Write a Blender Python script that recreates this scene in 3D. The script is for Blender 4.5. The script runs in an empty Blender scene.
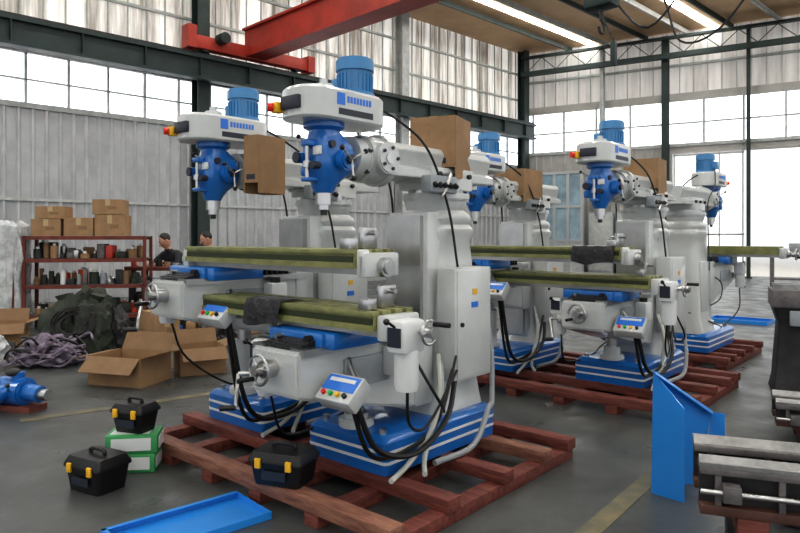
import bpy, bmesh, math, random
from mathutils import Vector, Matrix, Euler, noise
random.seed(4)
F=660.0; H=1.25; V0=236.0
def G(u,v,z=0.0):
    Y=F*(H-z)/(v-V0); return Vector(((u-400)*Y/F, Y, z))
def P(u,v,Y):
    return Vector(((u-400)*Y/F, Y, H-(v-V0)*Y/F))
# ---------------------------------------------------------------- materials
def mat(name,col,rough=.5,metal=0,var=.0,scale=6,bump=0,emit=None,estr=0,coat=0,alpha=1,stretch=None,col2=None,bscale=None,trans=0):
    m=bpy.data.materials.new(name); m.use_nodes=True
    nt=m.node_tree; b=nt.nodes['Principled BSDF']
    c=(col[0],col[1],col[2],1)
    b.inputs['Base Color'].default_value=c
    b.inputs['Roughness'].default_value=rough
    b.inputs['Metallic'].default_value=metal
    b.inputs['Coat Weight'].default_value=coat
    b.inputs['Alpha'].default_value=alpha
    b.inputs['Transmission Weight'].default_value=trans
    tc=nt.nodes.new('ShaderNodeTexCoord')
    mp=nt.nodes.new('ShaderNodeMapping'); nt.links.new(tc.outputs['Object'],mp.inputs['Vector'])
    if stretch: mp.inputs['Scale'].default_value=stretch
    outc=None
    if var>0 or col2:
        n=nt.nodes.new('ShaderNodeTexNoise'); n.inputs['Scale'].default_value=scale; n.inputs['Detail'].default_value=6
        n.inputs['Roughness'].default_value=.65
        nt.links.new(mp.outputs[0],n.inputs['Vector'])
        r=nt.nodes.new('ShaderNodeValToRGB')
        c2=col2 if col2 else [min(1,x*(1+var)) for x in col]
        c1=col if col2 else [x*(1-var) for x in col]
        r.color_ramp.elements[0].position=.36; r.color_ramp.elements[1].position=.64
        r.color_ramp.elements[0].color=(*c1,1); r.color_ramp.elements[1].color=(*c2,1)
        nt.links.new(n.outputs['Fac'],r.inputs['Fac']); nt.links.new(r.outputs[0],b.inputs['Base Color'])
        outc=r.outputs[0]
    if bump>0:
        n2=nt.nodes.new('ShaderNodeTexNoise'); n2.inputs['Scale'].default_value=bscale or scale*4; n2.inputs['Detail'].default_value=4
        nt.links.new(mp.outputs[0],n2.inputs['Vector'])
        bp=nt.nodes.new('ShaderNodeBump'); bp.inputs['Strength'].default_value=bump; bp.inputs['Distance'].default_value=.02
        nt.links.new(n2.outputs['Fac'],bp.inputs['Height']); nt.links.new(bp.outputs[0],b.inputs['Normal'])
    if emit:
        b.inputs['Emission Color'].default_value=(*emit,1); b.inputs['Emission Strength'].default_value=estr
        if outc: nt.links.new(outc,b.inputs['Emission Color'])
    return m
M={}
M['grey']=mat('machine_light_paint',(.53,.55,.545),.28,var=.06,scale=3,coat=.5)
M['greyd']=mat('machine_dark_grey',(.30,.33,.35),.45,var=.08)  # darker grey paint of side plates, switch boxes and cabinets
M['white']=mat('white_paint',(.70,.72,.72),.35,coat=.2)
M['blue']=mat('blue_paint',(.010,.14,.46),.28,coat=.5,var=.08,scale=5)
M['bluem']=mat('motor_blue_paint',(.05,.22,.46),.35,coat=.3)
M['blueb']=mat('blue_bright_sheet',(.02,.24,.68),.35,coat=.3)
M['olive']=mat('oiled_table_olive',(.21,.215,.085),.4,var=.25,scale=9)
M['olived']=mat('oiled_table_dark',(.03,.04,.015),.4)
M['steel']=mat('machined_steel',(.5,.5,.5),.28,1,var=.1)
M['iron']=mat('cast_iron_grey',(.15,.14,.14),.5,.3,var=.3,scale=8,bump=.2)
M['irond']=mat('dark_iron',(.035,.034,.036),.55,.2,var=.3,scale=8)
M['primer']=mat('red_primer_iron',(.10,.045,.035),.6,.1,var=.3,scale=8)
M['railw']=mat('ground_way_steel',(.28,.28,.28),.4,.6,var=.25,scale=12)
M['black']=mat('black_plastic',(.008,.008,.009),.4)
M['rubber']=mat('black_rubber',(.010,.010,.012),.3,bump=.3,scale=10)
M['red']=mat('red_button',(.7,.02,.01),.35)
M['green']=mat('green_button',(.02,.4,.08),.35)
M['yellow']=mat('yellow_plastic',(.8,.45,.02),.4)
M['orange']=mat('orange_plastic',(.75,.12,.01),.45)
M['crane']=mat('crane_red_paint',(.36,.033,.018),.5,var=.2,scale=2)
M['rackred']=mat('rusty_red_steel',(.14,.03,.018),.6,var=.3,scale=6)
M['dgreen']=mat('dark_green_steel',(.018,.034,.032),.55,var=.2,scale=3)
M['wgrey']=mat('column_light_paint',(.42,.44,.43),.6,var=.15)
M['rib']=mat('silver_rib_sheet',(.42,.43,.44),.45,.3,var=.15,scale=2)
M['ribb']=mat('beige_rib_sheet',(.40,.39,.37),.55,var=.12,scale=2)
M['wood']=mat('red_brown_timber',(.10,.022,.016),.65,col2=(.21,.062,.045),scale=5,stretch=(1,6,6),bump=.3)
M['woodl']=mat('worn_light_timber',(.14,.05,.035),.65,col2=(.29,.14,.09),scale=5,stretch=(1,6,6),bump=.3)
M['card']=mat('cardboard',(.31,.19,.10),.8,var=.14,scale=5)
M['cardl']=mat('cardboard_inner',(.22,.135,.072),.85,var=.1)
M['tape']=mat('packing_tape',(.45,.33,.17),.3)
M['lab']=mat('label_blue',(.03,.18,.65),.4)
M['labd']=mat('label_dark',(.02,.025,.04),.4)
M['hose']=mat('white_hose',(.52,.54,.50),.25)
M['hoseg']=mat('grey_hose',(.28,.30,.31),.4)
M['gbox']=mat('green_carton',(.05,.30,.10),.5)
M['khaki']=mat('khaki_canvas',(.035,.042,.032),.85,var=.4,scale=6,bump=.5)
M['purple']=mat('purple_wire',(.20,.165,.22),.7,var=.5,scale=15)
M['plastic']=mat('plastic_wrap',(.75,.79,.80),.12,var=.25,scale=9,bump=1.0,bscale=9,alpha=.6,coat=.6)
M['skin']=mat('skin',(.50,.28,.19),.55)
M['hair']=mat('hair_black',(.01,.009,.008),.5,bump=.3)
M['jk1']=mat('jacket_black',(.02,.02,.026),.8,bump=.3)
M['pants']=mat('trousers_dark',(.02,.024,.04),.85,bump=.2)
M['shoe']=mat('shoe_dark',(.02,.015,.012),.6)
M['alu']=mat('aluminium_frame',(.45,.47,.48),.4,.5)
M['glass']=mat('dim_glass',(.25,.36,.42),.12,var=.3,scale=1.5)
M['wallL']=mat('silver_sheet_wall',(.39,.40,.41),.5,.2,var=.18,scale=1.1,bump=.15,bscale=2)
M['wallB']=mat('cladding_sheet',(.38,.37,.35),.6,var=.12,scale=1.0)
M['ceil']=mat('tan_roof_lining',(.50,.33,.19),.7,var=.12,scale=.8)
M['sky']=mat('skylight_panel',(.9,.9,.86),.6,emit=(1,1,1),estr=20.0,var=.05,scale=3)
M['pane']=mat('window_glass_daylit',(.46,.51,.58),.4,emit=(1,1,1),estr=2.2,col2=(1,1,1),scale=1.4,stretch=(3.5,1,.5))
M['fib']=mat('fibreglass_sheet_daylit',(.18,.155,.13),.6,emit=(1,1,1),estr=.66,col2=(.80,.78,.74),scale=1.0,stretch=(3.5,1,.25))
M['fib2']=mat('fibreglass_gable_daylit',(.40,.38,.36),.6,emit=(1,1,1),estr=.38,col2=(.60,.58,.56),scale=1.0,stretch=(4,1,.3))
M['pvc']=mat('door_sheet_daylit',(.68,.70,.72),.5,emit=(1,1,1),estr=1.2,col2=(.8,.82,.84),scale=1.0,stretch=(4,1,.3))
M['out']=mat('outside_concrete',(.65,.65,.63),.8,var=.1)
fm=mat('worn_concrete_floor',(.046,.051,.050),.38,col2=(.088,.094,.091),scale=.9,bump=.12,bscale=14)
nt=fm.node_tree; b=nt.nodes['Principled BSDF']
tc=nt.nodes.new('ShaderNodeTexCoord'); n=nt.nodes.new('ShaderNodeTexNoise'); n.inputs['Scale'].default_value=3; n.inputs['Detail'].default_value=8
nt.links.new(tc.outputs['Object'],n.inputs['Vector'])
mr=nt.nodes.new('ShaderNodeMapRange'); mr.inputs[1].default_value=.3; mr.inputs[2].default_value=.7; mr.inputs[3].default_value=.24; mr.inputs[4].default_value=.55
nt.links.new(n.outputs['Fac'],mr.inputs[0]); nt.links.new(mr.outputs[0],b.inputs['Roughness'])
M['floor']=fm
M['line']=mat('worn_yellow_line',(.075,.078,.066),.5,col2=(.20,.17,.085),scale=5)
# ---------------------------------------------------------------- mesh builder
class MB:
    def __init__(s,name): s.name=name; s.bm=bmesh.new(); s.mats=[]
    def mi(s,k):
        if k not in s.mats: s.mats.append(k)
        return s.mats.index(k)
    def add(s,b2,k,T=None):
        if T is not None: b2.transform(T)
        i=s.mi(k)
        for f in b2.faces: f.material_index=i
        tmp=bpy.data.meshes.new('t'); b2.to_mesh(tmp); b2.free(); s.bm.from_mesh(tmp); bpy.data.meshes.remove(tmp)
    def box(s,c,d,k,rot=(0,0,0),bev=0.0,seg=2):
        b2=bmesh.new(); bmesh.ops.create_cube(b2,size=1); bmesh.ops.scale(b2,vec=Vector(d),verts=b2.verts)
        if bev>0: bmesh.ops.bevel(b2,geom=b2.edges[:],offset=min(bev,min(d)*.45),segments=seg,affect='EDGES',profile=.5)
        s.add(b2,k,Matrix.Translation(Vector(c))@Euler(rot).to_matrix().to_4x4())
    def bb(s,x0,x1,y0,y1,z0,z1,k,bev=0.0): s.box(((x0+x1)/2,(y0+y1)/2,(z0+z1)/2),(abs(x1-x0),abs(y1-y0),abs(z1-z0)),k,bev=bev)
    def cyl(s,p0,p1,r,k,r2=None,seg=20,bev=0.0):
        p0=Vector(p0);p1=Vector(p1); d=p1-p0
        b2=bmesh.new(); bmesh.ops.create_cone(b2,cap_ends=True,segments=seg,radius1=r,radius2=r if r2 is None else r2,depth=d.length)
        if bev>0:
            ed=[e for e in b2.edges if abs(e.verts[0].co.z-e.verts[1].co.z)<1e-6]
            bmesh.ops.bevel(b2,geom=ed,offset=bev,segments=2,affect='EDGES')
        q=d.to_track_quat('Z','Y'); s.add(b2,k,Matrix.Translation((p0+p1)/2)@q.to_matrix().to_4x4())
    def sph(s,c,d,k,rot=(0,0,0),seg=16):
        b2=bmesh.new(); bmesh.ops.create_uvsphere(b2,u_segments=seg,v_segments=max(6,seg*2//3),radius=1); bmesh.ops.scale(b2,vec=Vector(d),verts=b2.verts)
        s.add(b2,k,Matrix.Translation(Vector(c))@Euler(rot).to_matrix().to_4x4())
    def lump(s,c,d,k,amp=.25,fr=2.0,sd=0,flat=True,sub=4):
        b2=bmesh.new(); bmesh.ops.create_icosphere(b2,subdivisions=sub,radius=1)
        for v in b2.verts:
            nn=noise.fractal(v.co*fr+Vector((sd,sd*2,0)),.8,2.2,4); v.co*=1+amp*nn
            if flat and v.co.z<-.55: v.co.z=-.55
        bmesh.ops.scale(b2,vec=Vector(d),verts=b2.verts); s.add(b2,k,Matrix.Translation(Vector(c)))
    def prism(s,pts,axis,a,b,k,bev=0):
        b2=bmesh.new(); L=[]
        for t in (a,b):
            row=[]
            for p in pts:
                co={'x':(t,p[0],p[1]),'y':(p[0],t,p[1]),'z':(p[0],p[1],t)}[axis]; row.append(b2.verts.new(co))
            L.append(row)
        n=len(pts); b2.faces.new(L[0][::-1]); b2.faces.new(L[1])
        for i in range(n): b2.faces.new((L[0][i],L[0][(i+1)%n],L[1][(i+1)%n],L[1][i]))
        bmesh.ops.recalc_face_normals(b2,faces=b2.faces)
        if bev>0: bmesh.ops.bevel(b2,geom=b2.edges[:],offset=bev,segments=2,affect='EDGES')
        s.add(b2,k)
    def loft(s,secs,k,n=5):
        b2=bmesh.new(); rows=[]
        for (cx,cy,hx,hy,z,r) in secs:
            r=min(r,hx*.999,hy*.999); row=[]
            for qx,qy,a0 in ((1,1,0),(-1,1,90),(-1,-1,180),(1,-1,270)):
                for i in range(n):
                    a=math.radians(a0+90*i/(n-1)); row.append(b2.verts.new((cx+qx*(hx-r)+r*math.cos(a),cy+qy*(hy-r)+r*math.sin(a),z)))
            rows.append(row)
        m=len(rows[0])
        for A,B in zip(rows,rows[1:]):
            for i in range(m): b2.faces.new((A[i],A[(i+1)%m],B[(i+1)%m],B[i]))
        b2.faces.new(rows[0][::-1]); b2.faces.new(rows[-1]); bmesh.ops.recalc_face_normals(b2,faces=b2.faces)
        s.add(b2,k)
    def tube(s,pts,r,k,seg=8,sub=6,r2=None):
        pts=[Vector(p) for p in pts]; P_=[]
        if len(pts)>2 and sub>1:
            ex=[pts[0]*2-pts[1]]+pts+[pts[-1]*2-pts[-2]]
            for i in range(1,len(ex)-2):
                a,b_,c,d=ex[i-1:i+3]
                for j in range(sub):
                    t=j/sub; P_.append(.5*((2*b_)+(c-a)*t+(2*a-5*b_+4*c-d)*t*t+(3*b_-a-3*c+d)*t**3))
            P_.append(pts[-1])
        else: P_=pts
        b2=bmesh.new(); rows=[]; up=Vector((0,0,1)); prev=None
        for i,p in enumerate(P_):
            t=(P_[min(i+1,len(P_)-1)]-P_[max(i-1,0)])
            if t.length<1e-7: t=Vector((0,0,1))
            t.normalize()
            if prev is None: prev=t.orthogonal().normalized()
            nrm=(prev-t*prev.dot(t)); nrm=nrm.normalized() if nrm.length>1e-5 else t.orthogonal().normalized(); prev=nrm; bn=t.cross(nrm)
            rr=r if r2 is None else r+(r2-r)*i/(len(P_)-1)
            rows.append([b2.verts.new(p+nrm*math.cos(2*math.pi*j/seg)*rr+bn*math.sin(2*math.pi*j/seg)*rr) for j in range(seg)])
        for A,B in zip(rows,rows[1:]):
            for i in range(seg): b2.faces.new((A[i],A[(i+1)%seg],B[(i+1)%seg],B[i]))
        b2.faces.new(rows[0][::-1]); b2.faces.new(rows[-1]); bmesh.ops.recalc_face_normals(b2,faces=b2.faces); s.add(b2,k)
    def wheel(s,c,ax,r,k='steel',rt=.01):
        c=Vector(c); ax=Vector(ax).normalized(); u=ax.orthogonal().normalized(); w=ax.cross(u)
        ps=[c+u*r*math.cos(a)+w*r*math.sin(a) for a in [2*math.pi*i/20 for i in range(21)]]
        s.tube(ps,rt,k,sub=1)
        for i in range(3):
            a=2*math.pi*i/3+.4; s.cyl(c,c+(u*math.cos(a)+w*math.sin(a))*r,rt*.8,k,seg=8)
        s.cyl(c-ax*.02,c+ax*.03,.024,k); h=c+u*r*.9; s.cyl(h,h+ax*.08,.011,'black',seg=10)
    def ribs(s,x0,x1,y,z0,z1,step,w,d,k):
        b2=bmesh.new(); x=x0
        while x<x1:
            vs=[(x,y),(x+w*.3,y-d),(x+w*.7,y-d),(x+w,y)]
            lo=[b2.verts.new((a,b_,z0)) for a,b_ in vs]; hi=[b2.verts.new((a,b_,z1)) for a,b_ in vs]
            for i in range(3): b2.faces.new((lo[i],lo[i+1],hi[i+1],hi[i]))
            x+=step
        s.add(b2,k)
    def done(s,loc=(0,0,0),rz=0,parent=None,ang=38):
        bm=s.bm
        for f in bm.faces: f.smooth=True
        ca=math.radians(ang)
        for e in bm.edges:
            if len(e.link_faces)==2:
                if e.calc_face_angle(0)>ca: e.smooth=False
        me=bpy.data.meshes.new(s.name); bm.to_mesh(me); bm.free()
        for k in s.mats: me.materials.append(M[k])
        o=bpy.data.objects.new(s.name,me); bpy.context.collection.objects.link(o)
        o.location=loc; o.rotation_euler=(0,0,rz)
        if parent: o.parent=parent
        return o
# ---------------------------------------------------------------- room
aL=math.atan2(.703,.711); OL=(-7.0,11.6,0)
aB=math.atan2(-.51,.857); OB=(4.53,23.0,0)
m=MB('floor'); m.bb(-30,45,-12,45,-.1,0,'floor'); m.done()
m=MB('wall_left')
m.bb(-16,16.9,.4,.6,0,3.7,'wallL'); m.bb(-16,16.9,.4,.6,4.65,5.25,'wallL')
m.ribs(-16,16.8,.4,0.05,3.62,.24,.09,.03,'rib')
m.bb(-16,16.9,.35,.4,3.62,3.72,'wgrey'); m.bb(-16,16.9,.35,.4,1.9,1.95,'wgrey')
m.done(OL,aL)
m=MB('window_1')
m.bb(-16,16.9,.48,.52,3.7,4.65,'pane')
x=-16
while x<16.6:
    m.bb(x-.02,x+.02,.42,.48,3.7,4.65,'wgrey'); x+=.75
m.bb(-16,16.9,.42,.48,4.15,4.18,'wgrey')
m.done(OL,aL)
m=MB('window_2')
m.bb(-16,16.9,.48,.52,5.25,7.7,'fib')
for z in (6.0,6.9): m.bb(-16,16.9,.42,.48,z,z+.06,'wgrey')
x=-16
while x<16.6:
    m.bb(x-.012,x+.012,.44,.48,5.25,7.7,'wgrey'); x+=.4
m.done(OL,aL)
def tu(u,O,d):
    k=(u-400)/F; return (k*O[1]-O[0])/(d[0]-k*d[1])
dL=(.711,.703); dB=(.857,-.51)
for u,k in ((205,'dgreen'),(407,'wgrey'),(528,'dgreen'),(-150,'wgrey')):
    t=tu(u,OL,dL); m=MB('steel_column')
    w=.14
    m.bb(t-w,t+w,.04,.07,0,7.7,k); m.bb(t-w,t+w,.31,.34,0,7.7,k); m.bb(t-.02,t+.02,.07,.31,0,7.7,k)
    m.bb(t-w-.05,t+w+.05,.035,.345,0,.03,k); m.done(OL,aL)
m=MB('crane_runway_beam')
m.bb(-16,16.3,-.2,.0,5.05,5.12,'dgreen'); m.bb(-16,16.3,-.22,.02,4.6,4.66,'dgreen'); m.bb(-16,16.3,-.12,-.08,4.66,5.05,'dgreen')
m.bb(-16,16.3,-.13,-.07,5.12,5.18,'irond')
x=-15.5
while x<16: m.bb(x-.01,x+.01,-.2,.0,4.66,5.05,'dgreen'); x+=1.2
m.done(OL,aL)
# back wall
tD0=tu(670,OB,dB); tD1=tu(747,OB,dB); tE=14.0
m=MB('wall_back')
m.bb(-.3,tD0,.3,.5,0,4.1,'wallB'); m.bb(tD0,tE,.3,.5,3.85,4.1,'wallB'); m.bb(tE,24,.3,.5,0,4.1,'wallB')
m.ribs(-.2,tD0-.1,.3,.03,4.05,.26,.10,.03,'ribb'); m.ribs(tE+.05,23.8,.3,.03,4.05,.26,.10,.03,'ribb')
m.bb(-.3,24,.3,.5,5.5,5.75,'wallB'); m.bb(-.3,24,.24,.3,4.06,4.16,'wgrey')
m.done(OB,aB)
m=MB('window_3'); m.bb(-.3,24,.38,.42,4.1,5.5,'pane')
x=0
while x<24: m.bb(x-.03,x+.03,.31,.38,4.1,5.5,'wgrey'); x+=1.1
m.bb(-.3,24,.32,.38,4.78,4.83,'wgrey'); m.done(OB,aB)
m=MB('window_4'); m.bb(-.3,24,.38,.42,5.75,7.7,'fib2'); m.bb(-.3,24,.3,.38,6.6,6.68,'wgrey')
x=0
while x<24: m.bb(x-.012,x+.012,.34,.38,5.75,7.7,'wgrey'); x+=.4
m.done(OB,aB)
m=MB('door_1')
m.bb(tD0+.05,tD1-.1,.24,.27,.02,3.8,'pvc')
for i in range(4):
    x=tD0+.08+(tD1-tD0-.22)*i/3; m.bb(x-.02,x+.02,.21,.24,.0,3.82,'wgrey')
for z in (.06,1.3,3.78): m.bb(tD0+.05,tD1-.1,.215,.24,z-.03,z+.03,'wgrey')
m.done(OB,aB)
for t,k,hw in ((tu(602,OB,dB),'wgrey',.06),(tD0-.15,'dgreen',.1),(tD1+.02,'dgreen',.05),(tE+.1,'dgreen',.1)):
    m=MB('steel_column'); m.bb(t-hw,t+hw,-.1,-.07,0,7.5,k); m.bb(t-hw,t+hw,.12,.15,0,7.5,k); m.bb(t-.015,t+.015,-.07,.12,0,7.5,k); m.bb(t-hw-.05,t+hw+.05,-.12,.17,0,.03,k); m.done(OB,aB)
m=MB('roof_truss'); m.bb(-.2,24,-.35,-.15,6.75,6.9,'dgreen'); m.bb(-.2,24,-.35,-.15,7.35,7.42,'dgreen')
x=0
while x<24:
    m.cyl((x,-.25,6.9),(x+.5,-.25,7.35),.014,'dgreen',seg=6); m.cyl((x+.5,-.25,7.35),(x+1,-.25,6.9),.014,'dgreen',seg=6); x+=1
m.done(OB,aB)
m=MB('ceiling')
m.bb(-16,30,-24,.6,7.74,7.85,'ceil'); m.done(OL,aL)
m=MB('roof_purlins')
for i in range(16):
    y=-1.2-i*1.2; m.bb(-12,24,y-.03,y+.03,7.56,7.7,'wgrey' if i%2 else 'dgreen')
m.done(OL,aL)
m=MB('roof_skylight')
for i in range(6): m.bb(-12,24,-2.0-i*3.6,-1.75-i*3.6,7.71,7.73,'sky')
m.done(OL,aL)
m=MB('glazed_partition')
x0=.3;x1=tu(590,OB,dB)
m.bb(x0,x1,-1.0,-.95,.1,1.1,'wgrey'); m.bb(x0,x1,-.99,-.96,1.1,3.3,'glass')
n=4
for i in range(n+1):
    x=x0+(x1-x0)*i/n; m.bb(x-.05,x+.05,-1.04,-.92,0,3.35,'alu')
for z in (1.1,2.2,3.3): m.bb(x0,x1,-1.03,-.93,z-.04,z+.04,'alu')
m.bb(x0,x1,-1.02,-.94,0,.1,'alu')
m.done(OB,aB)
m=MB('electrical_cabinet')
for i in range(2):
    x=2.2+i*.85; m.bb(x,x+.8,-.75,-.25,.05,2.0,'greyd',bev=.01); m.bb(x+.04,x+.76,-.77,-.75,.15,1.95,'wgrey',bev=.01); m.bb(x+.68,x+.71,-.8,-.77,.9,1.15,'black')
    m.bb(x+.02,x+.78,-.72,-.28,0,.05,'black')
m.done(OB,aB)
m=MB('outdoor_ground'); m.bb(tD0-6,40,1,40,.001,.01,'out'); m.done(OB,aB)
m=MB('workbench')
m.bb(-1.2,1.6,-.35,.35,.75,.82,'wood')
for sx in (-1.1,1.5):
    for sy in (-.3,.3): m.bb(sx-.04,sx+.04,sy-.04,sy+.04,0,.75,'iron')
m.bb(-1.1,1.5,-.3,.3,.2,.24,'iron'); m.box((-.5,0,.95),(.5,.3,.25),'greyd',bev=.02); m.box((.5,0,.92),(.4,.35,.2),'dgreen',bev=.02)
m.done((10.0,15.5,0),aB)
# crane bridge
tb=tu(250,OL,dL)
m=MB('overhead_crane')
m.bb(-.15,.15,-16,-.02,5.32,5.9,'crane'); m.bb(-.22,.22,-16,-.02,5.9,5.95,'crane'); m.bb(-.25,.25,-16,-.02,5.27,5.32,'crane')
m.bb(-1.5,1.5,-.24,-.0,5.24,5.52,'crane',bev=.02)
for x in (-1.2,1.2): m.cyl((x,-.2,5.33),(x,-.02,5.33),.14,'irond')
m.bb(-1.65,-1.45,-.28,.02,5.22,5.7,'crane'); m.bb(1.45,1.65,-.28,.02,5.22,5.6,'crane')
m.cyl((-.9,-.5,5.5),(-.9,-.24,5.5),.12,'dgreen'); m.cyl((.3,-.9,6.0),(.3,-.3,6.0),.12,'irond')
yh=-8.75
m.bb(-.3,.3,yh-.35,yh+.35,4.95,5.25,'dgreen',bev=.03); m.cyl((-.0,yh-.5,4.92),(0,yh+.5,4.92),.17,'dgreen')
for dx in (-.08,.08): m.cyl((dx,yh,4.4),(dx,yh,4.95),.012,'irond',seg=6)
m.box((0,yh,4.42),(.3,.42,.22),'dgreen',bev=.05); m.cyl((0,yh,4.3),(0,yh,4.15),.025,'irond')
m.tube([(0,yh,4.17),(.07,yh,4.1),(.06,yh,4.0),(-.03,yh,3.99),(-.07,yh,4.06)],.02,'irond')
wp=lambda y,z,x=0:(x,y,z)
m.tube([wp(yh+.5,5.2),wp(yh,4.6,.1),wp(yh-.6,3.95,.1),wp(yh-1.2,4.6,.1),wp(yh-1.5,5.3)],.016,'black')
m.tube([wp(yh-.4,5.2),wp(yh-.8,4.3,.1),wp(yh-1.0,3.7,.15),wp(yh-1.5,3.75,.1),wp(yh-2.0,4.4,.1),wp(yh-2.4,5.3)],.014,'black')
m.tube([wp(yh+.3,5.2),wp(yh+.1,4.4,.1),wp(yh-.1,3.9,.15)],.014,'black'); m.box((.15,yh-.1,3.72),(.09,.07,.34),'dgreen',bev=.02)
ox=OL[0]+dL[0]*tb; oy=OL[1]+dL[1]*tb
m.done((ox,oy,0),aL)
# ---------------------------------------------------------------- milling machine
ZP=.121
def mill(zt,tx,box=None,boxsz=(.34,.3,.36),cover=None,feed=True):
    m=MB('milling_machine')
    zb=ZP
    m.loft([(0,.605,.275,.465,zb,.03),(0,.605,.275,.465,zb+.15,.03)],'blue')
    m.loft([(0,.605,.270,.460,zb+.15,.03),(0,.605,.25,.44,zb+.175,.04),(0,.61,.235,.42,zb+.178,.04)],'blue')
    for z in (zb+.05,zb+.1): m.loft([(0,.605,.2775,.4675,z,.031),(0,.605,.2775,.4675,z+.014,.031)],'white')
    for sx in (-.2,.2): m.cyl((sx,.2,zb+.17),(sx,.2,zb+.2),.018,'steel',seg=6)
    # column
    c0=.87
    m.loft([(0,.83,.22,.23,zb+.17,.06),(0,.84,.21,.22,zb+.22,.07),(0,.86,.185,.20,zb+.33,.07),(0,c0,.175,.19,.8,.07),(0,c0,.165,.18,1.1,.07),(0,c0,.155,.175,1.22,.08),
            (0,c0,.175,.19,1.26,.09),(0,c0,.177,.192,1.29,.1),(0,c0,.16,.178,1.315,.1),(0,c0,.177,.19,1.345,.12),(0,c0,.177,.19,1.37,.14),(0,c0,.16,.17,1.395,.16),(0,c0,.18,.18,1.43,.18),(0,c0,.18,.18,1.46,.18)],'grey')
    m.prism([(-.12,.58),(.12,.58),(.10,.66),(-.10,.66)],'z',zb+.25,1.36,'steel')
    m.bb(-.14,.14,.62,.74,zb+.22,1.38,'grey',bev=.01)
    m.box((-.177,c0,.75),(.03,.24,.5),'grey',bev=.012)
    # turret + ram
    m.cyl((0,c0,1.45),(0,c0,1.49),.195,'grey',seg=32,bev=.008); m.cyl((0,c0,1.49),(0,c0,1.52),.16,'steel',seg=32)
    m.loft([(0,c0,.15,.19,1.51,.06),(0,c0,.14,.2,1.58,.04)],'grey')
    m.prism([(-.13,1.56),(.13,1.56),(.13,1.60),(.085,1.62),(.11,1.70),(.09,1.735),(-.09,1.735),(-.11,1.70),(-.085,1.62),(-.13,1.60)],'y',.34,1.28,'grey',bev=.004)
    m.bb(-.135,.135,.66,1.06,1.545,1.63,'grey',bev=.01)
    for y in (.72,.86,1.0): m.cyl((.13,y,1.59),(.155,y,1.59),.014,'black',seg=8); m.cyl((-.13,y,1.59),(-.155,y,1.59),.014,'black',seg=8)
    m.cyl((.13,.75,1.585),(.2,.75,1.585),.012,'steel'); m.tube([(.2,.75,1.585),(.2,.7,1.5),(.2,.66,1.46)],.01,'steel')
    zr=1.64
    m.cyl((0,.22,zr),(0,.36,zr),.120,'grey',seg=28,bev=.01); m.cyl((0,.34,zr),(0,.40,zr),.135,'grey',seg=28,bev=.01)
    m.cyl((0,.15,zr),(0,.23,zr),.105,'grey',seg=28)
    for i in range(6):
        a=i*math.pi/3+.3; m.cyl((.1*math.cos(a),.33,zr+.1*math.sin(a)),(.1*math.cos(a),.205,zr+.1*math.sin(a)),.013,'labd',seg=6)
    m.cyl((-.15,.31,zr),(.15,.31,zr),.08,'grey',seg=24,bev=.008)
    for sx in (-1,1):
        m.cyl((sx*.15,.31,zr),(sx*.157,.31,zr),.03,'steel')
        for i in range(5):
            a=i*1.257; m.cyl((sx*.15,.31+.055*math.cos(a),zr+.055*math.sin(a)),(sx*.16,.31+.055*math.cos(a),zr+.055*math.sin(a)),.009,'labd',seg=6)
    # head (blue)
    m.loft([(0,0,.045,.045,1.455,.045),(0,0,.058,.058,1.48,.058),(0,.01,.066,.07,1.51,.06),(0,.02,.082,.10,1.55,.05),(0,.03,.086,.11,1.60,.045),(0,.03,.086,.11,1.68,.045),(0,.02,.072,.09,1.715,.05),(0,.0,.072,.072,1.75,.07),(0,.0,.098,.098,1.765,.095),(0,.0,.098,.098,1.79,.095)],'blue')
    m.cyl((0,0,1.40),(0,0,1.46),.040,'steel',seg=24); m.cyl((0,0,1.375),(0,0,1.40),.028,'steel'); m.cyl((0,0,1.35),(0,0,1.375),.016,'irond')
    m.cyl((0,-.105,1.52),(0,-.105,1.68),.010,'steel'); m.cyl((0,-.105,1.57),(0,-.105,1.60),.02,'steel')
    m.bb(-.03,.03,-.12,-.07,1.67,1.70,'blue',bev=.006); m.bb(-.03,.03,-.12,-.05,1.505,1.525,'blue',bev=.006)
    m.cyl((-.08,.03,1.63),(-.115,.03,1.63),.058,'blue',seg=24,bev=.01); m.cyl((-.115,.03,1.63),(-.125,.03,1.63),.028,'steel')
    m.box((-.085,-.03,1.565),(.045,.055,.055),'blue',bev=.012); m.box((-.075,.09,1.575),(.055,.055,.07),'blue',bev=.015)
    m.cyl((.08,.04,1.61),(.135,.04,1.61),.052,'blue',seg=24,bev=.01); m.cyl((.135,.04,1.61),(.155,.04,1.61),.022,'labd')
    for i in range(3):
        a=i*2.09+.5; e=(.165,.04+.09*math.cos(a),1.61+.09*math.sin(a)); m.cyl((.15,.04,1.61),e,.005,'steel',seg=8); m.sph(e,(.013,)*3,'black',seg=8)
    m.cyl((-.05,-.06,1.62),(-.055,-.115,1.62),.026,'blue',seg=18); m.cyl((-.055,-.115,1.62),(-.056,-.128,1.62),.027,'labd',seg=18)
    m.cyl((.045,-.07,1.58),(.045,-.115,1.58),.018,'labd'); m.cyl((-.085,-.02,1.70),(-.13,-.04,1.73),.005,'steel',seg=8); m.sph((-.135,-.042,1.735),(.012,)*3,'black',seg=8)
    m.cyl((.08,-.03,1.68),(.10,-.03,1.68),.018,'labd')
    m.bb(.02,.07,-.088,-.075,1.63,1.67,'white',bev=.002)
    # belt housing
    m.loft([(0,.07,.125,.26,1.79,.10),(0,.07,.135,.27,1.80,.11),(0,.07,.135,.27,1.925,.11),(0,.07,.12,.255,1.94,.10)],'grey')
    m.bb(-.1370,-.128,-.04,.01,1.86,1.915,'lab',bev=.002)
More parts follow.
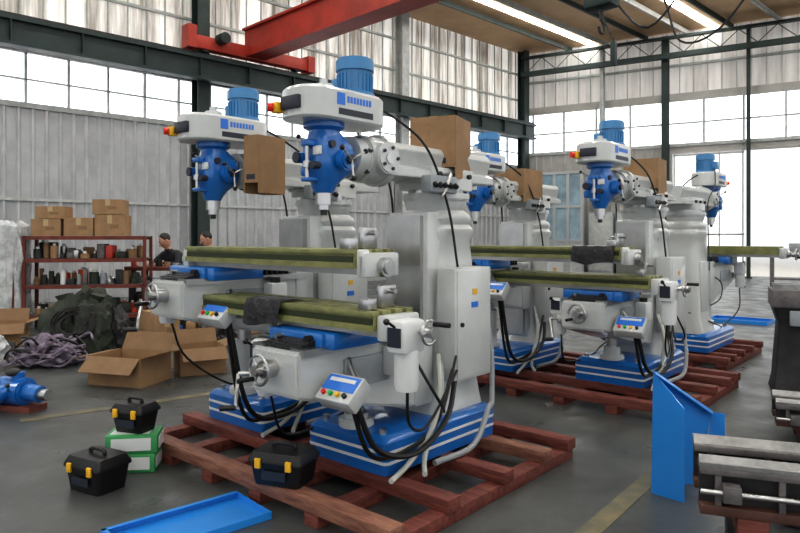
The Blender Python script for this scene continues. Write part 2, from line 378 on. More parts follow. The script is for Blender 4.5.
    for i in range(8): m.bb(-.137,-.13,.025+i*.021,.025+i*.021+.014,1.875,1.905,'lab'); m.bb(.13,.137,.025+i*.021,.025+i*.021+.014,1.875,1.905,'lab')
    m.bb(-.1365,-.13,-.02,.2,1.815,1.845,'labd'); m.bb(.13,.1375,-.04,.01,1.86,1.915,'lab'); m.bb(.13,.1365,-.03,.2,1.815,1.845,'labd')
    m.bb(-.1375,-.13,.0,.02,1.82,1.84,'red')
    m.cyl((0,0,1.94),(0,0,1.975),.05,'grey',seg=20,bev=.006); m.cyl((0,0,1.975),(0,0,2.0),.02,'steel')
    m.bb(-.06,.06,-.215,-.19,1.83,1.89,'labd',bev=.004)
    m.box((-.09,-.205,1.845),(.045,.045,.05),'yellow',bev=.006); m.cyl((-.10,-.225,1.845),(-.115,-.245,1.845),.020,'red')
    # motor
    m.cyl((0,.21,1.93),(0,.21,1.965),.10,'bluem',seg=32,bev=.006); m.cyl((0,.21,1.96),(0,.21,2.07),.083,'bluem',seg=32)
    for i in range(24):
        a=2*math.pi*i/24; m.box((.086*math.cos(a),.21+.086*math.sin(a),2.01),(.012,.005,.09),'bluem',rot=(0,0,a))
    m.cyl((0,.21,2.06),(0,.21,2.135),.096,'bluem',seg=32,bev=.012); m.cyl((0,.21,2.135),(0,.21,2.14),.06,'labd')
    m.box((-.1,.21,2.01),(.06,.09,.08),'bluem',bev=.008)
    # cabinet on column side
    m.box((.24,.82,.78),(.12,.34,.60),'grey',bev=.008); m.box((.303,.82,.78),(.008,.31,.57),'grey',bev=.003); m.cyl((.305,.70,.78),(.318,.70,.78),.012,'black')
    m.box((.309,.82,.95),(.003,.04,.03),'yellow'); m.box((.309,.82,.88),(.003,.06,.03),'lab')
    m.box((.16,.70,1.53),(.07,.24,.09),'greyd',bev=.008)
    for i in range(5): m.cyl((.195,.61+i*.045,1.53),(.213,.61+i*.045,1.515),.014,'black',seg=8)
    # ---- table
    L=1.37; x0=tx-L/2; x1=tx+L/2; th=.085; W=.13
    m.bb(x0,x1,-W+.01,W-.01,zt-th,zt-.02,'olive',bev=.004)
    for a,b_ in ((-.13,-.09),(-.066,-.012),(.012,.066),(.09,.13)): m.bb(x0,x1,a,b_,zt-.022,zt,'olive',bev=.002)
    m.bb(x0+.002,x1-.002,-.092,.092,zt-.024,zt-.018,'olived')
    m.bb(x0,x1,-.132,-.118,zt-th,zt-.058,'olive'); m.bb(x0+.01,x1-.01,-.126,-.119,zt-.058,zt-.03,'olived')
    m.bb(x0,x1,.118,.132,zt-th,zt,'olive')
    m.bb(x0,x1,-.07,.07,zt-th-.03,zt-th,'steel')
    for xe,s_ in ((x0,-1),(x1,1)):
        m.box((xe+s_*.03,0,zt-.07),(.06,.22,.11),'grey',bev=.012); m.cyl((xe+s_*.05,0,zt-.08),(xe+s_*.10,0,zt-.08),.03,'steel')
    fx=x1+.1
    if feed:
        m.wheel((x0-.14,0,zt-.08),(-1,0,0),.055,rt=.007); m.cyl((x0-.06,0,zt-.08),(x0-.14,0,zt-.08),.012,'steel')
        m.box((fx,-.03,zt-.10),(.10,.15,.14),'white',bev=.02); m.loft([(fx,-.03,.045,.045,zt-.33,.04),(fx,-.03,.052,.052,zt-.30,.05),(fx,-.03,.052,.052,zt-.18,.05),(fx,-.03,.045,.06,zt-.15,.04)],'white')
        m.box((fx,-.108,zt-.10),(.07,.006,.08),'labd'); m.cyl((fx,-.1,zt-.06),(fx+.0,-.15,zt-.03),.006,'black'); m.sph((fx,-.155,zt-.03),(.014,)*3,'black',seg=8)
        m.cyl((fx+.04,0,zt-.08),(fx+.10,0,zt-.08),.012,'steel'); m.wheel((fx+.10,0,zt-.08),(1,0,0),.05,'steel',.006)
        m.tube([(fx,.02,zt-.2),(fx+.05,.15,zt-.42),(.42,.4,zt-.5),(.30,.66,.62)],.007,'black')
        m.tube([(fx-.02,0,zt-.3),(fx-.05,.05,zt-.5),(.4,.3,.36),(.32,.64,.55)],.007,'black')
    else:
        m.wheel((x0-.14,0,zt-.08),(-1,0,0),.06,rt=.007); m.cyl((x0-.06,0,zt-.08),(x0-.14,0,zt-.08),.012,'steel')
        m.cyl((x1+.05,0,zt-.08),(x1+.09,0,zt-.08),.045,'steel'); m.box((x1+.02,-.09,zt-.06),(.05,.04,.12),'white',bev=.01)
    m.bb(x1-.1,x1-.04,-.12,-.06,zt,zt+.05,'steel',bev=.004); m.bb(x1-.1,x1-.07,.0,.1,zt,zt+.10,'steel',bev=.004); m.cyl((x1-.14,.05,zt+.075),(x1-.03,.05,zt+.075),.012,'steel')
    # saddle
    zs=zt-th-.03
    m.box((0,.02,zs-.035),(.46,.34,.075),'blue',bev=.012); m.box((0,-.155,zs-.03),(.34,.03,.06),'blue',bev=.008)
    m.cyl((-.1,-.17,zs-.03),(-.1,-.21,zs-.03),.012,'steel'); m.cyl((.1,-.17,zs-.03),(.1,-.2,zs-.03),.02,'black')
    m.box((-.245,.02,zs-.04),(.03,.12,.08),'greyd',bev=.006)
    # knee
    zk=zs-.07
    m.prism([(-.30,zk),(.60,zk),(.60,zk-.36),(.48,zk-.38),(.1,zk-.30),(-.22,zk-.22),(-.30,zk-.2)],'x',-.165,.165,'grey',bev=.012)
    m.bb(-.18,-.09,-.28,.56,zk-.02,zk+.012,'steel'); m.bb(.09,.18,-.28,.56,zk-.02,zk+.012,'steel')
    m.bb(-.175,.175,.48,.62,zk-.38,zk+.03,'grey',bev=.01)
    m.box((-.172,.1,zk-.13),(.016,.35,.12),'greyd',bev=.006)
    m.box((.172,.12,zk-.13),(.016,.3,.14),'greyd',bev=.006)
    n=7
    for i in range(n):
        y=-.17-.015*i; m.box((0,y,zs-.05-.004*i-.003*(i%2)),(.26,.012,.04+.010*(i%2)),'rubber',bev=.003)
    if cover:
        cx0,cx1,yy=cover; N=26
        b2=bmesh.new(); rows=[]
        prof=[(.02,zt+.006),(-.08,zt+.008),(-.140,zt+.006),(-.152,zt-.04),(-.155,zt-.08),(-.16,zt-.115)]
        for i in range(N+1):
            x=cx0+(cx1-cx0)*i/N; row=[]
            for j,(py,pz) in enumerate(prof):
                nn=noise.noise(Vector((x*14,py*12,pz*9+j)))
                row.append(b2.verts.new((x+.006*nn,py+(-.012*abs(nn) if j>2 else 0),pz+.010*abs(noise.noise(Vector((x*18,j*1.3,3)))) + (.012*math.sin(x*22) if j>=4 else 0))))
            rows.append(row)
        for A,B in zip(rows,rows[1:]):
            for j in range(len(prof)-1): b2.faces.new((A[j],A[j+1],B[j+1],B[j]))
        m.add(b2,'rubber')
    for i in range(6): m.box((0,.24+i*.04,zk+.04),(.28,.016,.06+.014*(i%2)),'rubber',bev=.003)
    # elevating screw + pedestal
    m.cyl((0,.22,zb+.175),(0,.22,zb+.22),.09,'grey',seg=24,bev=.008); m.cyl((0,.22,zb+.2),(0,.22,zk-.38),.062,'grey',seg=24); m.cyl((0,.22,zk-.4),(0,.22,zk-.26),.04,'steel',seg=20)
    m.cyl((0,-.30,zk-.08),(0,-.36,zk-.08),.04,'steel'); m.wheel((0,-.38,zk-.08),(0,-1,0),.065,rt=.007)
    m.cyl((-.16,-.2,zk-.14),(-.22,-.26,zk-.14),.035,'grey'); m.cyl((-.2,-.25,zk-.14),(-.25,-.31,zk-.14),.012,'steel'); m.tube([(-.25,-.31,zk-.14),(-.22,-.34,zk-.22),(-.2,-.36,zk-.28)],.009,'steel'); m.cyl((-.2,-.36,zk-.28),(-.24,-.42,zk-.28),.013,'black')
    # knee power feed (left)
    m.box((-.26,-.14,zk-.06),(.10,.13,.13),'white',bev=.02); m.loft([(-.26,-.14,.04,.04,zk-.27,.035),(-.26,-.14,.048,.048,zk-.25,.045),(-.26,-.14,.048,.048,zk-.12,.045)],'white')
    m.box((-.26,-.208,zk-.05),(.07,.006,.07),'labd'); m.cyl((-.26,-.2,zk-.03),(-.27,-.25,zk+.0),.006,'black'); m.sph((-.27,-.255,zk+.003),(.014,)*3,'black',seg=8); m.bb(-.315,-.165,-.16,-.12,zk-.03,zk+.01,'steel')
    # push button box on arm
    cz=zk-.17
    m.tube([(.165,.0,zk-.06),(.26,-.02,cz-.01),(.30,-.09,cz-.02)],.013,'steel')
    c=Vector((.30,-.16,cz)); m.box(c,(.21,.14,.075),'grey',rot=(.75,0,0),bev=.01)
    rm=Euler((.75,0,0)).to_matrix()
    m.box(c+rm@Vector((0,.02,.038)),(.19,.075,.004),'lab',rot=(.75,0,0))
    m.box(c+rm@Vector((0,.035,.041)),(.15,.018,.003),'white',rot=(.75,0,0))
    for i,kk in enumerate(('red','green','yellow','black')):
        p=c+rm@Vector((-.063+i*.042,-.038,.037)); q=c+rm@Vector((-.063+i*.042,-.038,.052)); m.cyl(p,q,.011,kk,seg=12)
    m.box((.22,.28,zk-.1),(.09,.12,.14),'white',bev=.015); m.cyl((.22,.28,zk-.03),(.22,.28,zk+.0),.03,'black')
    # cables
    m.tube([(.28,.66,.55),(.32,.45,.3),(.3,.2,.22),(.32,-.02,.28),(.31,-.12,cz-.06)],.011,'black')
    m.tube([(.28,.68,.5),(.36,.5,.34),(.37,.25,.23),(.35,.0,.30),(.33,-.12,cz-.04)],.014,'black')
    m.tube([(0,.25,1.95),(.1,.45,1.84),(.15,.62,1.7),(.19,.74,1.4),(.21,.80,1.07)],.007,'black')
    m.tube([(-.1,.22,2.0),(-.15,.4,1.78),(-.14,.6,1.6),(-.17,.70,1.3),(-.185,.72,.9)],.006,'black')
    m.tube([(-.26,-.12,zk-.26),(-.28,0,zk-.5),(-.2,.3,.3),(-.24,.6,.34),(-.1,1.08,.5)],.007,'black')
    m.tube([(.12,1.02,1.0),(.24,1.06,.7),(.30,1.0,.35),(.34,.9,.30),(.38,.7,.16),(.36,.4,.14)],.015,'hoseg')
    m.tube([(.20,.64,.62),(.30,.52,.45),(.33,.42,.3),(.31,.28,.17),(.36,.08,.14)],.013,'hose')
    m.tube([(.20,.66,.58),(.28,.56,.45),(.30,.46,.3),(.33,.36,.17),(.42,.25,.14)],.013,'hose')
    m.tube([(-.14,.5,zk-.1),(-.22,.42,zk-.2),(-.22,.46,zk-.35),(-.16,.58,zk-.42)],.006,'black')
    if box:
        bx,y,z,rz=box; w,d,h=boxsz
        T=Euler((0,0,rz)).to_matrix()
        cc=Vector((bx,y,z))
        m.box(cc+Vector((0,0,h/2-.003)),(w,d,.006),'card',rot=(0,0,rz))
        for v,dd in ((Vector((w/2,0,0)),(.006,d,h)),(Vector((-w/2,0,0)),(.006,d,h)),(Vector((0,d/2,0)),(w,.006,h)),(Vector((0,-d/2,.03)),(w,.006,h-.06))):
            m.box(cc+T@v,dd,'card',rot=(0,0,rz))
        m.box(cc+T@Vector((0,0,h/2+.001)),(.05,d+.002,.002),'tape',rot=(0,0,rz))
        m.box(cc+T@Vector((0,-d/2-.004,-h*.22)),(w*.6,.002,.03),'labd',rot=(0,0,rz)); m.box(cc+T@Vector((-w/2-.004,0,-h*.22)),(.002,d*.5,.03),'labd',rot=(0,0,rz))
    return m
TH=math.radians(-41)
SA=(-.365,3.16,0); SB=(-1.09,3.85,0); SC=(1.5,4.95,0); SD=(.63,5.54,0); SE=(3.46,7.34,0)
mill(.93,-.24,(0,.92,1.75,.3),boxsz=(.27,.27,.35),cover=(-.42,-.15,0)).done(SA,TH)
mill(1.19,.60,(.225,.20,1.66,.15),boxsz=(.11,.22,.33),feed=False).done(SB,TH)
mill(.965,-.27,(0,.90,1.74,.1),boxsz=(.28,.27,.31)).done(SC,TH)
mill(1.17,.62,(0,.70,1.70,.0),boxsz=(.30,.34,.30),cover=(.95,1.27,0),feed=False).done(SD,TH)
mill(1.14,.0,None).done(SE,math.radians(139))
def pallet(nm,x0,x1,y0,y1,org,rz,lt=False):
    m=MB(nm)
    ys=[y0+.04,y0+.42,y0+(y1-y0)*.55,y0+(y1-y0)*.8,y1-.04]
    nx=max(3,int((x1-x0)/.42))
    for i in range(nx+1):
        xx=x0+.06+(x1-x0-.12)*i/nx; m.bb(xx-.045,xx+.045,y0,y1,0,.06,'wood',bev=.004)
    for i,y in enumerate(ys): m.bb(x0,x1,y-.045,y+.045,.06,.12,'woodl' if (lt and i in (0,3)) else 'wood',bev=.004)
    m.done(org,rz)
pallet('timber_pallet',-1.45,.66,-.26,1.3,SA,TH,True)
pallet('timber_pallet',-1.5,.66,-.25,1.25,SC,TH)
pallet('timber_pallet',-.5,.5,-.1,1.25,SE,math.radians(139))
# ---------------------------------------------------------------- foreground objects
def toolbox(loc,rz,w=.36,d=.2,h=.17):
    m=MB('toolbox')
    m.loft([(0,0,w/2-.015,d/2-.015,0,.02),(0,0,w/2,d/2,h*.7,.02)],'black')
    m.loft([(0,0,w/2+.008,d/2+.008,h*.7,.02),(0,0,w/2+.008,d/2+.008,h*.78,.02),(0,0,w/2-.01,d/2-.01,h,.02)],'black')
    for x in (-w*.3,w*.3):
        m.box((x,-d/2-.01,h*.70),(.028,.014,.045),'yellow',bev=.003)
    m.tube([(-w*.2,0,h-.01),(-w*.18,0,h+.02),(w*.18,0,h+.02),(w*.2,0,h-.01)],.010,'black')
    m.box((0,-d/2-.004,h*.35),(.12,.004,.04),'labd')
    m.done(loc,rz)
p=G(96,489); toolbox((p.x+.0,p.y+.02,0),-.5,.25,.19,.17)
p=G(127,478)
m=MB('drill_carton')
m.box((0,0,.05),(.27,.17,.098),'gbox',bev=.003); m.box((0,-.086,.05),(.22,.003,.065),'white'); m.box((.136,0,.05),(.003,.12,.06),'white')
m.box((.01,0,.15),(.26,.17,.098),'gbox',bev=.003,rot=(0,0,.06)); m.box((.015,-.087,.15),(.2,.004,.065),'white',rot=(0,0,.06)); m.box((.145,0.01,.15),(.004,.12,.06),'white',rot=(0,0,.06)); m.box((0,0,.20),(.2,.12,.003),'white')
m.done((p.x-.03,p.y+.15,0),.1)
toolbox((p.x-.02,p.y+.16,.2025),-.35,.2,.15,.15)
p=G(283,484,.12); toolbox((p.x,p.y+.04,.121),-.35,.26,.19,.15)
def tray(nm,w,d,h,T,k='blueb'):
    m=MB(nm)
    m.box((0,0,.002),(w,d,.004),k); t=.004
    m.box((0,-d/2,h/2),(w,t,h),k); m.box((0,d/2,h/2),(w,t,h),k); m.box((-w/2,0,h/2),(t,d,h),k); m.box((w/2,0,h/2),(t,d,h),k)
    m.box((0,-d/2+.01,h),(w,.022,t),k); m.box((0,d/2-.01,h),(w,.022,t),k); m.box((-w/2+.01,0,h),(.022,d,t),k)
    o=m.done(); o.matrix_world=T; return o
tray('sheet_metal_tray',.62,.32,.03,Matrix.Translation((-.905,2.825,.002))@Euler((0,0,math.radians(42))).to_matrix().to_4x4())
a=G(651,493); b_=G(684,503)
m=MB('sheet_metal_guard')
def quad(pts,k,t=.006):
    b2=bmesh.new(); vs=[b2.verts.new(q) for q in pts]; f=b2.faces.new(vs); r=bmesh.ops.extrude_face_region(b2,geom=[f]); nv=[v for v in r['geom'] if isinstance(v,bmesh.types.BMVert)]
    f.normal_update(); bmesh.ops.translate(b2,vec=f.normal*t,verts=nv); bmesh.ops.recalc_face_normals(b2,faces=b2.faces); m.add(b2,k)
A0=a; B0=b_; A1=Vector((a.x+.01,a.y,.59))
quad([A0,B0,Vector((B0.x,B0.y,.30)),Vector((B0.x+.0,B0.y-.0,.44)),A1],'blueb')
quad([A0+Vector((.03,.03,.0)),Vector((1.50,3.34,0)),Vector((1.58,3.34,.36)),A1+Vector((.02,.01,0))],'blueb')
quad([Vector((1.58,3.34,.36)),Vector((1.63,3.31,.36)),Vector((1.63,3.31,.24)),Vector((1.56,3.34,.24))],'blueb')
quad([A1,Vector((1.58,3.34,.36)),Vector((1.56,3.30,.355)),A1+Vector((0,-.04,-.01))],'blueb')
m.done()
tray('sheet_metal_tray',.8,.45,.05,Matrix.Translation((4.95,9.6,.0))@Euler((0,0,TH)).to_matrix().to_4x4())
def bed(loc,rz,L=1.5,W=.42,z0=.12,hh=.30,stand=True):
    m=MB('lathe_bed_casting')
    top=z0+hh
    for s_ in (-1,1):
        y=s_*W*.36
        m.bb(0,L,y-.055,y+.055,top-.045,top-.018,'iron',bev=.004)
        m.prism([(y-.03,top-.018),(y,top+.010),(y+.03,top-.018)],'x',0,L,'railw'); m.bb(0,L,y+s_*.035,y+s_*.055,top-.018,top-.004,'railw')
        m.bb(0,L,y-.012,y+.012,z0+.03,top-.045,'irond')
        m.bb(0,L,y-.05,y+.05,z0,z0+.035,'primer',bev=.004)
        x=.05
        while x<L: m.prism([(x,z0+.03),(x+.02,z0+.03),(x+.02,top-.04),(x,top-.04)],'y',y-.045,y+.045,'iron'); x+=.2
    x=.06
    while x<L: m.box((x+.07,0,top-.11),(.02,W*.72,.10),'irond',rot=(0,0,.5)); m.box((x+.2,0,top-.11),(.02,W*.72,.10),'irond',rot=(0,0,-.5)); x+=.28
    m.cyl((0,-W*.36-.07,top-.10),(L,-W*.36-.07,top-.10),.010,'steel')
    for x in (.1,L-.1): m.box((x,-W*.36-.06,top-.10),(.06,.06,.06),'iron',bev=.006)
    if stand:
        for x in (.12,L-.24):
            m.bb(x,x+.1,-W*.5,W*.5,z0-.07,z0,'wood',bev=.004)
            for y in (-W*.4,W*.4): m.bb(x,x+.1,y-.05,y+.05,0,z0-.07,'irond',bev=.004)
    m.done(loc,rz)
bed((1.13,2.52,0),math.radians(-20),1.5,.36,.26,.19)
bed((2.35,4.15,0),math.radians(-25),1.3,.34,.10,.15)
bed((1.62,3.0,0),math.radians(-24),1.3,.22,.10,.10)
m=MB('lathe_stand')
m.loft([(0,0,.22,.2,0,.02),(0,0,.2,.18,.1,.02),(0,0,.17,.15,.55,.02),(0,0,.21,.19,.68,.02)],'irond'); m.bb(-.22,1.2,-.2,.2,.68,.82,'iron',bev=.01); m.bb(-.2,1.2,-.12,-.06,.82,.86,'railw'); m.bb(-.2,1.2,.06,.12,.82,.86,'railw')
m.box((.0,-.21,.6),(.2,.03,.12),'greyd',bev=.01); m.loft([(1.0,0,.2,.18,0,.02),(1.0,0,.17,.15,.68,.02)],'irond'); m.box((.35,-.02,.96),(.4,.36,.22),'iron',bev=.02)
m.wheel((.35,-.24,.9),(0,-1,0),.09)
m.done((3.25,5.35,0),math.radians(-25))
m=MB('casting_stack')
for i in range(4):
    m.box((i*.32-.3,.1*(i%2),.12),(.28,.36,.24),'iron',rot=(0,0,.2*i),bev=.02); m.cyl((i*.32-.3,.1*(i%2),.24),(i*.32-.3,.1*(i%2),.36),.09,'greyd')
m.done((4.2,6.4,0),0)
m=MB('floor_marking')
for (u0,v0,u1,v1) in ((20,421,250,388),(575,545,655,474)):
    a=G(u0,v0);b_=G(u1,v1); d=b_-a; m.box(((a+b_)/2)+Vector((0,0,.0015)),(d.length,.09,.003),'line',rot=(0,0,math.atan2(d.y,d.x)))
m.done()
p=G(12,412)
m=MB('milling_head_part')
m.cyl((-.1,0,.13),(.08,0,.13),.10,'blue',seg=24,bev=.01); m.cyl((.08,0,.13),(.2,0,.12),.06,'blue',seg=20); m.cyl((.2,0,.12),(.27,0,.12),.04,'steel')
m.box((-.16,0,.12),(.14,.22,.2),'blue',bev=.04); m.cyl((-.05,-.08,.13),(-.05,-.17,.12),.06,'blue',seg=20); m.cyl((-.05,-.17,.12),(-.05,-.19,.12),.03,'steel'); m.cyl((0,0,.2),(0,0,.27),.045,'blue')
m.sph((-.02,-.03,.27),(.05,.05,.03),'irond'); m.bb(-.2,.18,-.08,.08,0,.04,'wood'); m.cyl((.02,-.1,.15),(.12,-.2,.22),.007,'steel',seg=6); m.sph((.12,-.2,.22),(.015,)*3,'black',seg=8)
m.done((p.x,p.y+.08,0),-.3)
# ---------------------------------------------------------------- cartons
def carton(loc,rz,w,d,h,flaps=True,closed=False,k='card'):
    m=MB('cardboard_box'); t=.008
    m.box((0,0,t/2),(w,d,t),k)
    m.box((0,-d/2,h/2),(w,t,h),k); m.box((0,d/2,h/2),(w,t,h),k); m.box((-w/2,0,h/2),(t,d,h),k); m.box((w/2,0,h/2),(t,d,h),k)
    if closed:
        m.box((0,0,h),(w,d,t),k); m.box((0,0,h+.005),(w+.002,.06,.002),'tape'); m.box((0,-d/2-.005,h*.8),(.06,.003,h*.4),'tape')
        m.box((w*.15,-d/2-.005,h*.45),(w*.3,.003,h*.2),'cardl')
    elif flaps:
        f=min(w,d)*.42
        def flap(ax,s_,a):
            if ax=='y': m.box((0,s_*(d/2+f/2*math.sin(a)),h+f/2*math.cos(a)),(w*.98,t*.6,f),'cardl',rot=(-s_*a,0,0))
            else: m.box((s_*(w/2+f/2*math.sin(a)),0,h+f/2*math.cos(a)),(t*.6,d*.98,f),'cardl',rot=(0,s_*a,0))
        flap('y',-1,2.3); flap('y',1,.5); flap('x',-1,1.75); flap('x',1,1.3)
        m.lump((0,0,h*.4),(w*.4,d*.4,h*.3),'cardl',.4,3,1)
    return m.done(loc,rz)
p=G(118,388); carton((p.x,p.y+.25,0),-.3,.52,.40,.24)
p=G(186,382); carton((p.x-.02,p.y+.45,0),.5,.40,.34,.24)
p=G(142,352); carton((p.x+.1,p.y+.25,0),.9,.32,.28,.42,closed=True)
carton((-4.35,7.25,0),.4,.45,.35,.3)
m=MB('cable_heap')
c=G(36,372)
for i in range(30):
    r=.10+random.random()*.12; ox_=random.uniform(-.22,.20); oy_=random.uniform(-.12,.15); oz=random.uniform(.05,.24)
    m.tube([(ox_+r*math.cos(i+j*.8),oy_+.7*r*math.sin(i+j*.8),max(.02,oz+.06*math.sin(j*1.7+i))) for j in range(8)],.011,'purple' if i%3 else 'black',seg=6,sub=4)
m.lump((0,.02,.11),(.26,.18,.16),'purple',.5,4,3)
m.done((c.x-.05,c.y+.3,0))
m=MB('canvas_sack_pile')
m.lump((-.15,0,.20),(.26,.24,.36),'khaki',.3,2.0,7); m.lump((.18,-.05,.20),(.22,.2,.36),'khaki',.3,2.2,9); m.lump((.05,.15,.38),(.22,.2,.30),'khaki',.3,2.2,11); m.lump((.36,.1,.16),(.16,.16,.28),'irond',.35,2.4,21)
for (cx,cz,sx) in ((-.15,.55,-1),(.18,.55,1)):
    m.cyl((cx,0,cz-.05),(cx+.03*sx,0,cz+.06),.03,'khaki',r2=.08,seg=12)
for i in range(6):
    r=.13+.02*i; m.tube([(.05+r*math.cos(j*.9+i),-.24+.05*math.sin(j+i),.32+r*.8*math.sin(j*.9+i)) for j in range(7)],.011,'black',seg=6,sub=4)
m.done((-3.5,7.2,0))
for (bx,by,s_,k,sd) in ((-2.1,7.55,.2,'irond',3),(-4.05,6.45,.2,'plastic',8),(-4.5,6.7,.2,'white',12)):
    m=MB('plastic_bag'); m.lump((0,0,s_*.5),(s_,s_*.8,s_*.95),k,.4,2.6,sd); m.cyl((0,0,s_*1.1),(.02,0,s_*1.55),s_*.12,k,r2=s_*.3,seg=10); m.done((bx,by,0))
m=MB('machine_parts_pile')
rr=random.Random(8)
for i in range(16):
    x=rr.uniform(-.6,.6); y=rr.uniform(-.25,.25); r=rr.uniform(.05,.12); h_=rr.uniform(.08,.3)
    k=rr.choice(['irond','iron','greyd','steel','blue','card'])
    if i%2: m.cyl((x,y,0),(x,y,h_),r,k,bev=.01); m.cyl((x,y,h_),(x,y,h_+.06),r*.4,'steel')
    else: m.box((x,y,h_/2),(r*2,r*1.6,h_),k,rot=(0,0,i),bev=.015)
m.done((-2.5,8.6,0),.2)
# rack
def rack(loc,rz,w,d,zs,seed,km='rackred',wrap=False):
    rr=random.Random(seed); m=MB('storage_rack')
    for x in (-w/2,w/2):
        for y in (-d/2,d/2): m.bb(x-.02,x+.02,y-.02,y+.02,0,zs[-1]+.0,km)
    for z in zs:
        m.bb(-w/2,w/2,-d/2,d/2,z-.02,z,'iron'); m.bb(-w/2,w/2,-d/2-.02,-d/2+.01,z-.05,z,km); m.bb(-w/2,w/2,d/2-.01,d/2+.02,z-.05,z,km)
    for z in zs[:-1]:
        for yb in (-.12,.1):
            x=-w/2+.08
            while x<w/2-.12:
                kk=rr.choice(['irond','iron','greyd','card','orange','khaki','irond','black','white','crane','steel','cardl']); s_=rr.uniform(.05,.14); hh=rr.uniform(.06,.22)
                y=yb+rr.uniform(-.04,.04)
                if rr.random()<.5: m.cyl((x+s_/2,y,z),(x+s_/2,y,z+hh),s_/2,kk,seg=14,bev=.006); m.cyl((x+s_/2,y,z+hh),(x+s_/2,y,z+hh+.03),s_/5,'white',seg=10)
                elif rr.random()<.5: m.lump((x+s_/2,y,z+hh*.25),(s_/2,s_/2,hh/2),kk,.4,3,x,sub=3)
                else: m.box((x+s_/2,y,z+hh/2),(s_,.14,hh),kk,bev=.01,rot=(0,0,rr.uniform(-.3,.3)))
                x+=s_+.015
    if wrap:
        b2=bmesh.new(); rows=[]
        N=60; zz=[.03,.2,.35,.5,.65,.8,.95,1.1,1.25,1.38,1.45]
        for j,z in enumerate(zz):
            row=[]
            for i in range(N):
                a=2*math.pi*i/N; cs,sn=math.cos(a),math.sin(a); e=.35
                px=(abs(cs)**e)*math.copysign(1,cs)*(w/2+.07); py=(abs(sn)**e)*math.copysign(1,sn)*(d/2+.07)
                k_=1+.14*noise.noise(Vector((cs*5,sn*5,z*2.5)))-(.25 if j==10 else 0); row.append(b2.verts.new((px*k_,py*k_,z+.04*noise.noise(Vector((cs*5,sn*5,z))))))
            rows.append(row)
        for A,B in zip(rows,rows[1:]):
            for i in range(N): b2.faces.new((A[i],A[(i+1)%N],B[(i+1)%N],B[i]))
        b2.faces.new(rows[-1]); m.add(b2,'plastic')
    return m.done(loc,rz)
RX,RY,RZ=-4.25,9.05,.2
rack((RX,RY,0),RZ,1.5,.5,(.2,.6,.95,1.25),3)
rack((-5.38,8.72,0),.2,.65,.5,(.2,.6,.95,1.25),9,wrap=True)
T=Matrix.Rotation(RZ,3,'Z')
for dx,z,w,h in ((-.5,1.252,.36,.22),(-.1,1.252,.36,.24),(.3,1.252,.38,.28),(-.45,1.482,.36,.16),(.27,1.542,.38,.2)):
    q=Vector((RX,RY,0))+T@Vector((dx,0,0)); carton((q.x,q.y,z),RZ+random.uniform(-.05,.05),w,.36,h,closed=True)
m=MB('assembly_bench')
m.bb(-1.1,1.1,-.3,.3,.74,.8,'wood',bev=.005)
for sx in (-1.0,1.0):
    for sy in (-.24,.24): m.bb(sx-.04,sx+.04,sy-.04,sy+.04,0,.74,'irond')
m.bb(-1.0,1.0,-.25,.25,.2,.23,'iron')
rr=random.Random(5); x=-1.05
while x<.95:
    kk=rr.choice(['irond','iron','greyd','card','orange','blue','black','white','steel','crane']); s_=rr.uniform(.06,.14); hh=rr.uniform(.04,.14)
    m.cyl((x+s_/2,-.16,.8),(x+s_/2,-.16,.8+hh),s_/2,kk,seg=14,bev=.006); m.box((x+s_/2,-.1,.23+hh*1.2),(s_,.3,hh*2.4),rr.choice(['irond','card','greyd','crane']),bev=.01); x+=s_+.03
m.done((-2.95,9.98,0),.0)
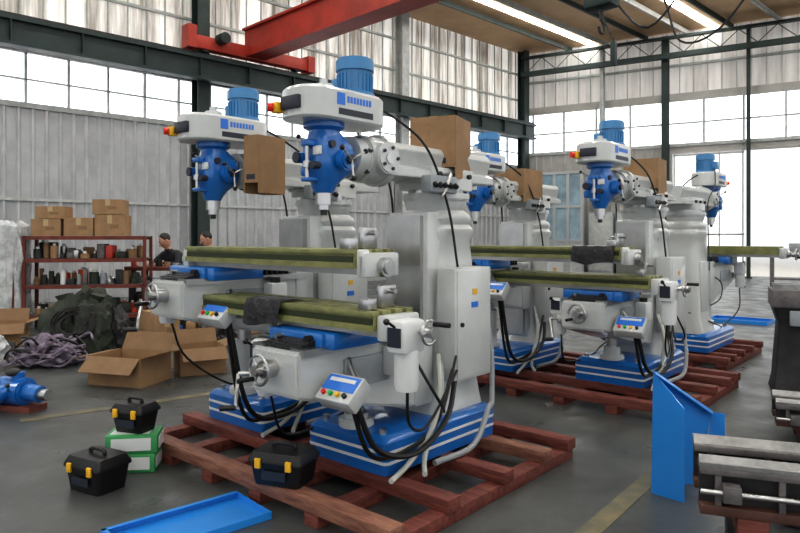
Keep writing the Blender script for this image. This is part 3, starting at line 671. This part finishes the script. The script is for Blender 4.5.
# ---------------------------------------------------------------- people
def person(loc,rz,jk,turn=0.3,lean=0.0,nod=.35):
    root=bpy.data.objects.new('seated_worker',None); bpy.context.collection.objects.link(root); root.location=loc; root.rotation_euler=(0,0,rz)
    V=[];E=[];R=[]
    def add(p,r,par=None):
        V.append(p);R.append(r)
        if par is not None: E.append((par,len(V)-1))
        return len(V)-1
    ly=lean; dz=-lean*.45
    pel=add((0,0,.55),.135); wa=add((0,-.04-ly*.3,.70),.125,pel); ch=add((0,-.12-ly*.7,.90+dz*.6),.15,wa); nb=add((0,-.17-ly,1.04+dz),.08,ch); nk=add((0,-.20-ly,1.11+dz),.054,nb); hd=add((0,-.225-ly,1.17+dz),.05,nk)
    wr=[]
    for s_ in (-1,1):
        sh=add((s_*.175,-.14-ly*.8,1.0+dz*.9),.072,ch); el=add((s_*.27,-.26-ly,.80),.05,sh); w=add((s_*.13,-.47-ly*.6,.85),.028,el); wr.append((s_*.13,-.47-ly*.6,.85))
        hp=add((s_*.09,-.06,.53),.10,pel); kn=add((s_*.15,-.45,.53),.066,hp); an=add((s_*.15,-.42,.12),.042,kn); to=add((s_*.16,-.56,.05),.038,an)
    me=bpy.data.meshes.new('b'); me.from_pydata(V,E,[]); o=bpy.data.objects.new('b',me); bpy.context.collection.objects.link(o)
    sk=o.modifiers.new('s','SKIN'); ss=o.modifiers.new('u','SUBSURF'); ss.levels=2; ss.render_levels=2
    for i,r in enumerate(R): me.skin_vertices[0].data[i].radius=(r,r)
    me.skin_vertices[0].data[0].use_root=True
    dg=bpy.context.evaluated_depsgraph_get(); me2=bpy.data.meshes.new_from_object(o.evaluated_get(dg)); bpy.data.objects.remove(o)
    for k in (jk,'pants','shoe','skin'): me2.materials.append(M[k])
    for p in me2.polygons:
        c=p.center; p.use_smooth=True
        if c.z>1.09+dz: p.material_index=3
        elif c.z<.11: p.material_index=2
        elif c.z<.66 and not(abs(c.x)>.2 and c.y<-.2 and c.z>.62): p.material_index=1
        else: p.material_index=0
    bo=bpy.data.objects.new('body',me2); bpy.context.collection.objects.link(bo); bo.parent=root
    h=MB('head')
    h.sph((0,0,0),(.074,.092,.108),'skin',seg=24); h.sph((0,-.028,-.055),(.052,.058,.052),'skin'); h.sph((0,-.098,-.012),(.013,.02,.024),'skin',seg=12)
    for s_ in (-1,1):
        h.sph((s_*.03,-.078,.012),(.014,.010,.008),'white',seg=10); h.sph((s_*.03,-.087,.012),(.006,.004,.006),'black',seg=8); h.box((s_*.03,-.086,.032),(.032,.008,.006),'hair',rot=(0,0,s_*.25),bev=.002)
        h.sph((s_*.076,.005,0),(.010,.02,.03),'skin',seg=10)
    h.sph((0,-.083,-.055),(.024,.008,.006),'crane',seg=10)
    h.sph((0,.022,.034),(.080,.086,.090),'hair',seg=20)
    ho=h.done((0,-.26-ly,1.22+dz),0,root); ho.rotation_euler=(nod,0,turn)
    for s_,w in zip((-1,1),wr):
        g=MB('hand'); w=Vector(w)
        g.sph((0,-.045,-.006),(.038,.048,.016),'skin',seg=14); g.cyl((0,.02,0),(0,-.02,0),.026,'skin')
        for i,(fx_,ln) in enumerate(((-.028,.062),(-.010,.073),(.009,.068),(.027,.054))):
            g.tube([(fx_,-.07,-.004),(fx_*1.15,-.085-ln*.35,-.006),(fx_*1.2,-.085-ln*.75,-.022),(fx_*1.2,-.085-ln*.85,-.045)],.0095,'skin',r2=.0075,seg=8,sub=3)
        g.tube([(-s_*.028,-.025,-.005),(-s_*.052,-.045,-.012),(-s_*.055,-.075,-.03)],.011,'skin',r2=.008,seg=8,sub=3)
        go=g.done(w,0,root); go.rotation_euler=(.15,0,s_*-.35)
    st=MB('stool'); st.cyl((0,0,.39),(0,0,.42),.17,'wood',seg=24,bev=.008)
    for i in range(4):
        a=i*math.pi/2+.78; st.cyl((.12*math.cos(a),.12*math.sin(a),.39),(.16*math.cos(a),.16*math.sin(a),0),.016,'irond',seg=8)
    so=st.done((0,0,0),0,root)
    return root
person((-3.50,10.62,0),-.5,'jk1',-.3,.10,.6)
person((-2.85,10.62,.0),-.75,'jk1',-.2,.04,.45)
# ---------------------------------------------------------------- light / world / camera
w=bpy.data.worlds.new('overcast'); bpy.context.scene.world=w; w.use_nodes=True
bg=w.node_tree.nodes['Background']; bg.inputs[0].default_value=(.95,.975,1,1); bg.inputs[1].default_value=1.05
sc=bpy.context.scene
sc.view_settings.view_transform='Standard'; sc.view_settings.exposure=0
for lk in ('Medium High Contrast','None'):
    try:
        sc.view_settings.look=lk; break
    except Exception: pass
print('LOOK',sc.view_settings.look)
cam=bpy.data.cameras.new('camera'); co=bpy.data.objects.new('camera',cam); bpy.context.collection.objects.link(co)
cam.sensor_width=36; cam.lens=36*F/800; cam.shift_y=-(266.5-V0)/800; cam.clip_end=200
co.location=(0,0,H); co.rotation_euler=(math.pi/2,0,0); sc.camera=co
